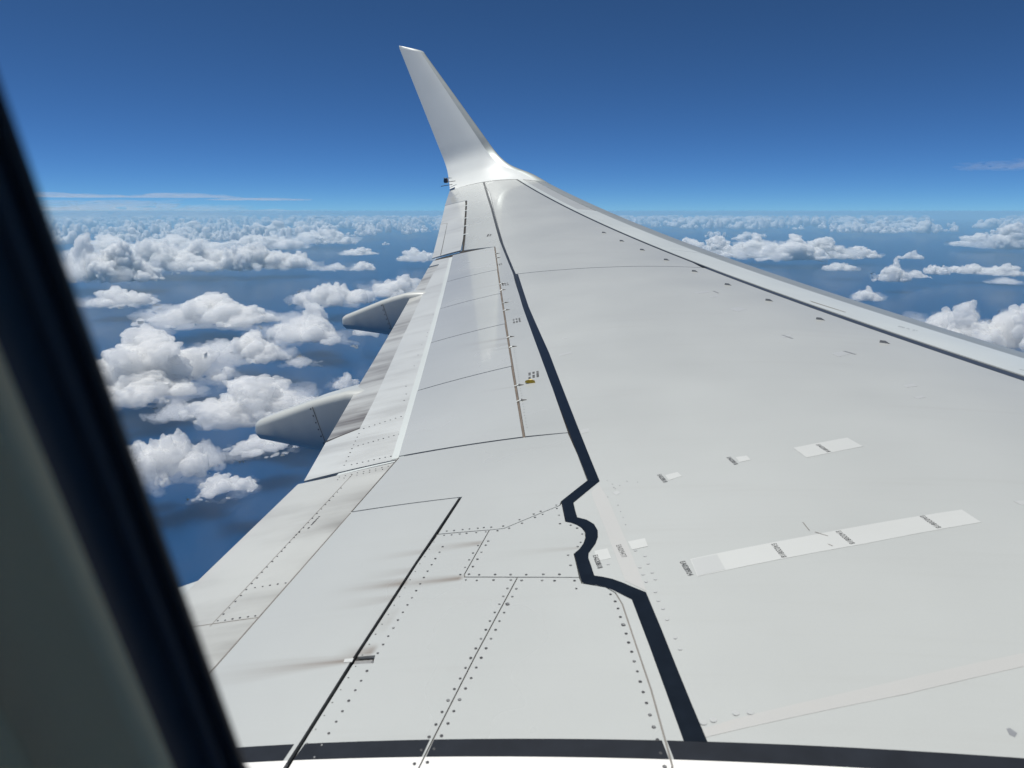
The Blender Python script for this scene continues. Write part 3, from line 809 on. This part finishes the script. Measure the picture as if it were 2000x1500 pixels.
# ------------------------------------------------------------------ cabin wall with the window the picture is taken through
wall_mat = plain('cabin_lining', (.78, .60, .36), .6, vary=.05, scale=40)
M['reveal'] = plain('lit_reveal_plastic', (.97, .75, .43), .5, vary=.04, scale=60)  # coloured lighter than the panel to paint in its lit edge
M['lining'] = plain('window_panel_plastic', (.95, .70, .38), .55, vary=.05, scale=60)
M['rubber'] = plain('black_window_rubber', (.008, .009, .012), .5, vary=.2, scale=60)
M['rim'] = plain('dark_window_rim', (.03, .035, .045), .45, vary=.1, scale=60)
M['hull'] = paint('fuselage_paint', (.80, .80, .80), dirt=.03)
LEAN, SKEW = .2325, -.05
YW = .17
eu = Vector((1, 0, 0)); ev = Vector((SKEW, -LEAN, 1)).normalized(); en = eu.cross(ev).normalized()   # en: into the cabin (-Y)
if en.y > 0: en = -en
W0 = Vector((0, YW, 0))
def wp(u, v_, d): return W0 + eu * u + ev * v_ + en * d
u0, u1, v0, v1 = -.1754, .125, -.30, .15
def ring(o, d, n=16, rad=.085):
    pts = []
    a0, a1, b0, b1 = u0 - o, u1 + o, v0 - o, v1 + o
    r = rad + o
    for cx, cz, st in ((a1 - r, b1 - r, 0), (a0 + r, b1 - r, 90), (a0 + r, b0 + r, 180), (a1 - r, b0 + r, 270)):
        for k in range(n + 1):
            a = R(st + 90 * k / n)
            pts.append(wp(cx + math.cos(a) * r, cz + math.sin(a) * r, d))
    return pts
cabin = link('cabin_wall', bpy.data.meshes.new('cabin_wall'), M['hull'])
def ring_part(name, prof, mat, parent):
    rows = [ring(o, d) for o, d in prof]
    v, F = grid_mesh(rows, closed_u=True)
    return link(name, mesh(name, v, F), mat, parent)
frame = ring_part('window_frame', [(.0285, .0168), (.034, .0175), (.045, .0185), (.075, .0225), (.078, .0195), (.082, .0225), (.115, .026)], M['lining'], cabin)
ring_part('reveal_lip', [(.0205, .0125), (.0225, .0150), (.0255, .0165), (.0285, .0168)], M['reveal'], frame)
ring_part('window_seal', [(.040, -.030), (.000, .000), (.0015, .0020), (.004, .0025), (.0065, .0015), (.0075, -.003)], M['rubber'], frame)
ring_part('inner_rim', [(.0072, -.003), (.0078, .0035), (.0095, .0055), (.0120, .0055), (.0135, .0035), (.0145, -.001), (.0165, -.001), (.0205, .0125)], M['rim'], frame)
pane = bpy.data.materials.new('clear_window_acrylic'); pane.use_nodes = True
pane.node_tree.nodes.remove(pane.node_tree.nodes['Principled BSDF'])
tb = pane.node_tree.nodes.new('ShaderNodeBsdfTransparent'); tb.inputs[0].default_value = (.965, .975, .97, 1)
pane.node_tree.links.new(tb.outputs[0], pane.node_tree.nodes['Material Output'].inputs['Surface'])
pts = ring(.012, -.010)
link('window_pane', mesh('window_pane', pts, [tuple(range(len(pts)))], smooth=False, fix=False), pane, frame)
# lining plate round the frame, then the fuselage barrel
rows = [ring(.112, .0255), []]
for q in ring(.112, .0255):
    d = q - W0
    u_, v_ = d.dot(eu) - 0, d.dot(ev)
    k = max(abs(u_ - (u0 + u1) / 2) / .42, abs(v_ - (v0 + v1) / 2) / .46)
    rows[1].append(wp((u0 + u1) / 2 + (u_ - (u0 + u1) / 2) / k, (v0 + v1) / 2 + (v_ - (v0 + v1) / 2) / k, .045))
v, F = grid_mesh(rows, closed_u=True)
link('wall_panel', mesh('wall_panel', v, F), wall_mat, cabin)
RB = 1.88
nrm = -en
ctr = wp(0, -.075, -.03) - nrm * RB
ang0 = math.atan2(nrm.z, nrm.y)
xs = sorted(set( [round((u0 + u1) / 2 + k * .51 + s, 4) for k in range(-3, 7) for s in (-.215, .215)]))
angs = [ang0 + a for a in np.concatenate([np.linspace(-.15, .15, 3), np.linspace(.15, math.pi - .15, 20)[1:], np.linspace(math.pi - .15, math.pi + .15, 3)[1:], np.linspace(math.pi + .15, 2 * math.pi - .15, 20)[1:-1]])]
verts = [(x, ctr.y + RB * math.cos(a), ctr.z + RB * math.sin(a)) for x in xs for a in angs]
na = len(angs)
F = []
for i in range(len(xs) - 1):
    mid = (xs[i] + xs[i + 1]) / 2 - (u0 + u1) / 2
    win = abs((mid / .51) - round(mid / .51)) < .1 and (xs[i + 1] - xs[i]) > .3
    for j in range(na):
        am = (angs[j] + .5 * ((angs[(j + 1) % na] - angs[j]) % (2 * math.pi)) - ang0) % (2 * math.pi)
        am = min(am, 2 * math.pi - am)
        if win and (am < .15 or am > math.pi - .15):
            continue
        F.append((i * na + j, i * na + (j + 1) % na, (i + 1) * na + (j + 1) % na, (i + 1) * na + j))
F.append(tuple(range(na)))  # aft end closed; unseen forward end left open to let light into the cabin
me = mesh('cabin_wall', verts, F, smooth=False)
me.materials.append(M['hull'])
cabin.data = me
tag(cabin, kind='structure')

# ------------------------------------------------------------------ sea
SEA_Z = -4050.0
m, nt, b = new_mat('sea_water')
B = NB(nt)
tc = B.n('ShaderNodeTexCoord').outputs['Object']
nz = B.noise(tc, .00012, 4)
nt.links.new(B.mix(nz, (.0005, .031, .100), (.0012, .039, .122)), b.inputs['Base Color'])
b.inputs['Roughness'].default_value = .28
b.inputs['Specular IOR Level'].default_value = .35
b.inputs['IOR'].default_value = 1.33
b.subsurface_method = 'BURLEY'
b.inputs['Subsurface Weight'].default_value = 1.0
b.inputs['Subsurface Radius'].default_value = (1, 1, 1)
b.inputs['Subsurface Scale'].default_value = 900.0
s = 4.15e5
sea = link('sea', mesh('sea', [(-s, -s, SEA_Z), (s, -s, SEA_Z), (s, s, SEA_Z), (-s, s, SEA_Z)], [(0, 1, 2, 3)], smooth=False, fix=False), m)
tag(sea, kind='structure')

# ------------------------------------------------------------------ clouds
def cloud_mat(name, dens, surf, colr=(.993, .994, .996)):
    m = bpy.data.materials.new(name); m.use_nodes = True
    nt = m.node_tree; out = nt.nodes['Material Output']; nt.nodes.remove(nt.nodes['Principled BSDF'])
    v = nt.nodes.new('ShaderNodeVolumeScatter'); v.inputs['Color'].default_value = (*colr, 1); v.inputs['Density'].default_value = dens; v.inputs['Anisotropy'].default_value = .3
    nt.links.new(v.outputs[0], out.inputs['Volume'])
    if surf == 0: return m
    d0 = nt.nodes.new('ShaderNodeBsdfDiffuse'); d0.inputs[0].default_value = (.82, .82, .82, 1)
    t0 = nt.nodes.new('ShaderNodeBsdfTranslucent'); t0.inputs[0].default_value = (.8, .8, .8, 1)
    d = nt.nodes.new('ShaderNodeMixShader'); d.inputs[0].default_value = .35
    nt.links.new(d0.outputs[0], d.inputs[1]); nt.links.new(t0.outputs[0], d.inputs[2])
    t = nt.nodes.new('ShaderNodeBsdfTransparent'); mx = nt.nodes.new('ShaderNodeMixShader'); mx.inputs[0].default_value = surf
    nt.links.new(t.outputs[0], mx.inputs[1]); nt.links.new(d.outputs[0], mx.inputs[2]); nt.links.new(mx.outputs[0], out.inputs['Surface'])
    return m
DENS = [.0105, .0075, .0052, .0036, .0025, .0017, .0011]
for k, d_ in enumerate(DENS):
    M['cloud%d' % k] = cloud_mat('cumulus_density_%d' % k, d_, .18)
    M['veil%d' % k] = cloud_mat('cloud_wisps_density_%d' % k, d_ * .16, 0)
    M['thin%d' % k] = cloud_mat('thin_cumulus_density_%d' % k, d_ * .35, .05)
M['cloud_far'] = cloud_mat('far_cumulus', .004, .5)

ico = bmesh.new(); bmesh.ops.create_icosphere(ico, subdivisions=2, radius=1)
IV = np.array([q.co[:] for q in ico.verts]); IF = np.array([[q.index for q in f.verts] for f in ico.faces]); ico.free()

def cloud_mesh(seed, nl, tall, voxel=1 / 115, disp=.042, detail=True, ragged=False):
    """unit cumulus: heaped puffs on a flattish base, merged and roughened; fits a 1 x 1 x 1 box standing on z = 0"""
    rn = random.Random(seed); sp = []
    for i in range(nl):
        a = rn.uniform(0, 6.283); rr = math.sqrt(rn.random())
        x, y = math.cos(a) * rr * .42, math.sin(a) * rr * .42
        r = rn.uniform(.11, .20) * (1.25 - rr * .7)
        zz = r * .3
        hh = (1 - rr ** 1.4) * rn.uniform(.25, 1.) * tall
        for k in range(6):
            sp.append((x, y, zz, r))
            for j in range(7):
                vv = Vector((rn.gauss(0, 1), rn.gauss(0, 1), abs(rn.gauss(0, 1)) * .9 - .15)).normalized(); r2 = r * rn.uniform(.33, .6)
                q = Vector((x, y, zz)) + vv * r * .88; sp.append((*q, r2))
                if detail:
                    for t in range(3):
                        v2 = (vv + Vector((rn.gauss(0, .6), rn.gauss(0, .6), rn.gauss(0, .6)))).normalized(); sp.append((*(q + v2 * r2 * .88), r2 * rn.uniform(.35, .55)))
            zz += r * .85; r *= .86; x += rn.gauss(0, .03); y += rn.gauss(0, .03)
            if zz > hh: break
    for i in range(nl // 2):      # loose shreds round the foot
        a = rn.uniform(0, 6.283); rr = rn.uniform(.38, .55)
        r = rn.uniform(.015, .05)
        c0 = Vector((math.cos(a) * rr, math.sin(a) * rr, rn.uniform(.0, .06)))
        for t in range(6):
            q = c0 + Vector((rn.gauss(0, r), rn.gauss(0, r), rn.gauss(0, r * .4))); sp.append((*q, r * rn.uniform(.5, 1)))
    VS, FS, n = [], [], 0
    for (x, y, z, r) in sp:
        P = IV * r + np.array([x, y, z]); P[:, 2] = np.maximum(P[:, 2], .01 + .03 * np.sin(P[:, 0] * 17 + seed) * np.cos(P[:, 1] * 14 + seed * 2) + .014 * np.sin(P[:, 0] * 41 + P[:, 1] * 33)); VS.append(P); FS.append(IF + n); n += len(IV)
    VS = np.concatenate(VS); FS = np.concatenate(FS)
    me = bpy.data.meshes.new('cloud'); me.from_pydata(VS.tolist(), [], FS.tolist())
    o = bpy.data.objects.new('cloud', me); col.objects.link(o)
    md = o.modifiers.new('r', 'REMESH'); md.mode = 'VOXEL'; md.voxel_size = voxel
    dg = bpy.context.evaluated_depsgraph_get(); me2 = bpy.data.meshes.new_from_object(o.evaluated_get(dg))
    bpy.data.objects.remove(o); bpy.data.meshes.remove(me)
    nv = len(me2.vertices); co = np.empty(nv * 3, 'f'); no = np.empty(nv * 3, 'f'); me2.vertices.foreach_get('co', co); me2.vertices.foreach_get('normal', no)
    co = co.reshape(-1, 3); no = no.reshape(-1, 3)
    off = Vector((seed * 3.7, 0, 0))
    dsp = np.empty(nv)
    for i in range(nv):
        q = Vector(co[i])
        dsp[i] = .6 - abs(noise.noise(q * 8 + off)) * .9 - abs(noise.noise(q * 19 + off)) * .6 - abs(noise.noise(q * 43)) * .45 - abs(noise.noise(q * 90)) * .25
    if ragged:      # torn, stringy outline
        for i in range(nv):
            q = Vector((co[i][0], co[i][1], co[i][2] * 1.6))
            dsp[i] = 1.3 - abs(noise.noise(q * 5 + off)) * 2.6 - abs(noise.noise(q * 13 + off)) * 1.5 - abs(noise.noise(q * 31)) * .8
    up = np.clip(no[:, 2] * .5 + .7, .35, 1)
    co = co + no * (dsp * up * disp)[:, None]
    lo_, hi_ = co.min(0), co.max(0)
    co = (co - np.array([(lo_[0] + hi_[0]) / 2, (lo_[1] + hi_[1]) / 2, lo_[2]])) / (hi_ - lo_)
    me2.vertices.foreach_set('co', co.astype('f').ravel()); me2.update()
    for p_ in me2.polygons: p_.use_smooth = True
    return me2

protos = {'tall': [cloud_mesh(11, 9, .55), cloud_mesh(12, 11, .6), cloud_mesh(17, 8, .7)],
          'wide': [cloud_mesh(21, 12, .3), cloud_mesh(22, 14, .34), cloud_mesh(23, 13, .26)],
          'shred': [cloud_mesh(31, 7, .10), cloud_mesh(32, 8, .14)]}
for k, L_ in protos.items():
    for me in L_:
        me.materials.clear(); me.materials.append(M['cloud2'])

veils = [cloud_mesh(51 + k, 9, .22, voxel=1 / 80, disp=.075, ragged=True) for k in range(3)]
for me in veils:
    me.materials.clear(); me.materials.append(M['veil2'])
FPX = 1492.66
CAM_R = cam.rotation_euler.to_matrix()
BASE_Z = -3550.0
def ground_point(px, py, z):
    d = CAM_R @ Vector(((px - 1000) / FPX, -(py - 750) / FPX, -1))
    return d * (z / d.z), d
crnd = random.Random(77)
def cloud(kind, px, base, wpx, hpx, label, idx=None, far=False, rot=None):
    """one cumulus standing at its own place above the sea; sizes follow from its distance"""
    P, d = ground_point(px, base, BASE_Z)
    dist = P.length
    W_ = 1.2 * wpx / FPX * dist
    D_ = W_ * crnd.uniform(.75, .95)
    dep = math.asin(-P.z / dist)
    H_ = max((hpx / FPX * dist - D_ * .5 * math.sin(dep)) / math.cos(dep), W_ * .2)
    fwd = Vector((P.x, P.y, 0)).normalized()
    me = protos[kind][idx if idx is not None else crnd.randrange(len(protos[kind]))]
    o = bpy.data.objects.new('cumulus_cloud', me); col.objects.link(o)
    o.location = P + fwd * D_ * .45
    o.scale = (W_, D_, H_)
    o.rotation_euler = (0, 0, math.atan2(-fwd.x, fwd.y) + (crnd.choice((0, math.pi)) + crnd.uniform(-.5, .5) if rot is None else rot))
    want = (22.0 if W_ < 3500 else 36.0) / W_
    k = min(range(len(DENS)), key=lambda q: abs(math.log(DENS[q] / want)))
    o.material_slots[0].link = 'OBJECT'; o.material_slots[0].material = M[('thin%d' if kind == 'shred' else 'cloud%d') % k]
    tag(o, label, 'cloud', 'cumulus clouds over the sea')
    if wpx > 44:      # thin torn wisps round the solid heap
        ve = bpy.data.objects.new('wisps', crnd.choice(veils)); col.objects.link(ve)
        ve.parent = o
        ve.scale = (1.22, 1.15, .80)
        ve.location = (crnd.uniform(-.06, .06), crnd.uniform(-.1, .02), -.03)
        ve.rotation_euler = (0, 0, crnd.uniform(0, 6.28))
        ve.material_slots[0].link = 'OBJECT'; ve.material_slots[0].material = M['veil%d' % k]
    return o

CL = [
 # near field, left of the wing
 ('tall', 285, 790, 270, 150, 'large bright heaped cloud partly behind the window frame'),
 ('wide', 275, 800, 160, 60, 'grey-fronted low cloud at the foot of the large heap beside the window frame'),
 ('tall', 515, 850, 260, 130, 'large domed cloud above the tail of the nearer flap fairing', 1),
 ('shred', 345, 828, 90, 50, 'ragged scrap between the window-frame heap and the domed cloud'),
 ('wide', 515, 898, 110, 48, 'small cloud hanging below the tip of the nearer flap fairing'),
 ('wide', 318, 958, 150, 110, 'tattered cloud low beside the window frame'),
 ('shred', 415, 925, 85, 66, 'thin scrap of cloud left of the nearer flap fairing'),
 ('wide', 438, 978, 110, 50, 'small solitary flat-bottomed cloud lowest over the open sea'),
 ('wide', 410, 648, 230, 76, 'long cloud bank in mid distance with a bright rounded crest'),
 ('tall', 632, 680, 185, 92, 'heaped cloud directly left of the farther flap fairing'),
 ('wide', 490, 716, 140, 70, 'grey broken cloud in the middle between the bank and the domed cloud'),
 ('shred', 425, 700, 110, 40, 'faint veil of cloud behind the window-frame heap'),
 ('wide', 238, 604, 105, 42, 'small bright isolated cloud near the window frame'),
 ('wide', 655, 604, 130, 55, 'broken cloud beyond the farther flap fairing'),
 ('wide', 780, 585, 110, 52, 'cloud touching the wing edge beyond the farther fairing'),
 ('tall', 676, 765, 50, 38, 'single small round puff between the two flap fairings'),
 ('shred', 590, 720, 60, 24, 'small faint wisp below the heap by the farther fairing'),
 ('wide', 708, 530, 46, 20, 'lone little puff far out in front of the outboard flap'),
 # bank further out
 ('tall', 155, 556, 120, 92, 'tall towering cloud of the far bank closest to the window frame', 2),
 ('tall', 243, 556, 110, 80, 'second tower from the window frame in the far bank'),
 ('wide', 318, 533, 150, 66, 'broad bright shoulder in the middle of the far bank'),
 ('tall', 405, 533, 120, 64, 'knobbly tower in the middle of the far bank'),
 ('wide', 480, 532, 120, 58, 'low grey-footed cloud towards the seaward end of the far bank'),
 ('wide', 556, 528, 110, 40, 'flat cloud at the seaward end of the far bank'),
 ('wide', 360, 505, 170, 44, 'cloud crest rising behind the far bank'),
 ('tall', 205, 508, 130, 46, 'cloud crest behind the two towers near the window frame'),
 ('wide', 520, 492, 130, 34, 'pale cloud behind the seaward end of the far bank'),
 ('shred', 640, 530, 60, 16, 'thin streak of cloud left of the lone puff'),
 ('wide', 815, 513, 70, 30, 'cloud right against the outboard flap edge'),
 ('wide', 700, 500, 60, 18, 'small cloud well beyond the lone puff'),
 ('wide', 640, 478, 120, 24, 'pale distant cloud between bank and wing'),
 # right of the wing
 ('tall', 1345, 510, 90, 46, 'first cumulus showing above the leading edge'),
 ('tall', 1402, 506, 95, 46, 'second cumulus above the leading edge, cream coloured'),
 ('tall', 1466, 506, 90, 50, 'third cumulus above the leading edge, roundest of the row'),
 ('tall', 1535, 512, 120, 54, 'widest heap in the row above the leading edge'),
 ('tall', 1608, 508, 100, 44, 'last round-topped heap of the row above the leading edge'),
 ('wide', 1672, 506, 70, 24, 'ragged end of the row above the leading edge'),
 ('tall', 1742, 553, 52, 44, 'isolated heap in open sea right of the leading-edge row'),
 ('wide', 1790, 545, 40, 16, 'small puff between the isolated heap and the flat puff'),
 ('wide', 1640, 531, 50, 18, 'little cap of cloud just below the leading-edge row'),
 ('wide', 1828, 539, 40, 20, 'flat puff right of the isolated heap'),
 ('wide', 1890, 537, 55, 20, 'lens-shaped puff in the middle of the right-hand sea'),
 ('wide', 1957, 541, 58, 24, 'small peaked cloud near the right picture edge'),
 ('shred', 1955, 556, 50, 12, 'thin scrap under the small peaked cloud'),
 ('tall', 1690, 590, 50, 30, 'grey puff hanging just above the leading edge'),
 ('tall', 1838, 690, 170, 100, 'big heap rising behind the slats, the smaller of the near pair'),
 ('tall', 1965, 705, 200, 118, 'big bright heap rising behind the slats at the right edge'),
 ('tall', 1775, 508, 40, 18, 'tiny spike of cloud above the isolated heap'),
 ('tall', 1975, 490, 80, 48, 'tall distant tower at the right edge under the horizon'),
 ('wide', 1920, 485, 90, 26, 'distant flat cloud beside the tall tower at the right edge'),
]
for c in CL:
    cloud(c[0], c[1], c[2], c[3], c[4], c[5], c[6] if len(c) > 6 else None)

# high cloud bank beyond the horizon haze, above the air that is modelled
def high_bank(px, py, wpx, hpx, dist, label, idx, surf_=True):
    d = CAM_R @ Vector(((px - 1000) / FPX, -(py - 750) / FPX, -1)); d.normalize()
    me = (protos['wide'] if surf_ else veils)[idx]
    o = bpy.data.objects.new('cloud_bank', me); col.objects.link(o)
    P = d * dist
    o.location = P
    o.scale = (wpx / FPX * dist, 16000, hpx / FPX * dist)
    o.rotation_euler = (0, 0, math.atan2(-P.x, P.y))
    o.material_slots[0].link = 'OBJECT'; o.material_slots[0].material = M['cloud_high'] if surf_ or px < 1000 else M['cloud_smudge']
    tag(o, label, 'cloud')
M['cloud_smudge'] = cloud_mat('grey_wisp', 4.5e-5, 0, (.80, .74, .74))
M['cloud_high'] = cloud_mat('high_stratus', 7.5e-5, .02)
high_bank(120, 386, 240, 10, 170000, 'thin white cloud bank above the horizon, end nearest the window frame', 0)
high_bank(330, 387, 260, 10, 175000, 'thin white cloud bank above the horizon, middle with small crests', 1)
high_bank(500, 392, 200, 6, 180000, 'faint flat end of the cloud bank above the horizon, towards the wing', 2)

high_bank(1985, 332, 190, 20, 120000, 'faint grey wisp high above the horizon at the right edge', 1, False)
high_bank(330, 428, 620, 34, 190000, 'pale veil below the thin cloud bank over the horizon', 2, False)

# far cloud field towards the horizon: uncountable, one mass
far_proto = [cloud_mesh(41 + k, 6, .35, voxel=1 / 30, disp=.035, detail=False) for k in range(4)]
FP = []
for me in far_proto:
    co = np.empty(len(me.vertices) * 3, 'f'); me.vertices.foreach_get('co', co)
    FP.append((co.reshape(-1, 3).copy(), [list(p_.vertices) for p_ in me.polygons]))
VS, FS, n = [], [], 0
frn = random.Random(9)
for i in range(2200):
    px = frn.uniform(-900, 2900)
    py = 433 + 46 * frn.random() ** 2.0
    clump = noise.noise(Vector((px * .004, py * .05, 3.1)))
    if px > 900: clump -= .20 + .12 * (py > 456)
    if clump < -.16 - .4 * (py < 448): continue
    P, d = ground_point(px, py, BASE_Z)
    dist = P.length
    W_ = min(9000, math.exp(frn.gauss(3.3, .42)) / FPX * dist); H_ = min(2200, W_ * frn.uniform(.28, .6))
    a = frn.uniform(0, 6.283)
    V_, F_ = FP[frn.randrange(4)]
    Q = V_ * np.array([W_, W_ * .9, H_])
    Q = np.stack([Q[:, 0] * math.cos(a) - Q[:, 1] * math.sin(a) + P.x, Q[:, 0] * math.sin(a) + Q[:, 1] * math.cos(a) + P.y, Q[:, 2] + P.z], 1)
    VS.append(Q); FS += [[n + k for k in f] for f in F_]; n += len(Q)
field = link('distant_clouds', mesh('distant_clouds', np.concatenate(VS).tolist(), FS, fix=False), M['cloud_far'])
tag(field, 'mass of small white clouds fading towards the horizon', 'clouds', kind='stuff')

# ------------------------------------------------------------------ haze: the air between the aircraft and the horizon
hz = 3.0e5
bm = bmesh.new(); bmesh.ops.create_cube(bm, size=2)
for q in bm.verts: q.co = (q.co.x * hz * 1.4, q.co.y * hz * 1.4, SEA_Z - 1 if q.co.z < 0 else 25)
me = bpy.data.meshes.new('haze'); bm.to_mesh(me); bm.free()
m = bpy.data.materials.new('haze'); m.use_nodes = True
nt = m.node_tree; nt.nodes.remove(nt.nodes['Principled BSDF'])
v = nt.nodes.new('ShaderNodeVolumePrincipled')
v.inputs['Color'].default_value = (.42, .75, 1, 1)
v.inputs['Density'].default_value = 7.0e-6
nt.links.new(v.outputs[0], nt.nodes['Material Output'].inputs['Volume'])
haze = link('haze', me, m)
tag(haze, kind='stuff')
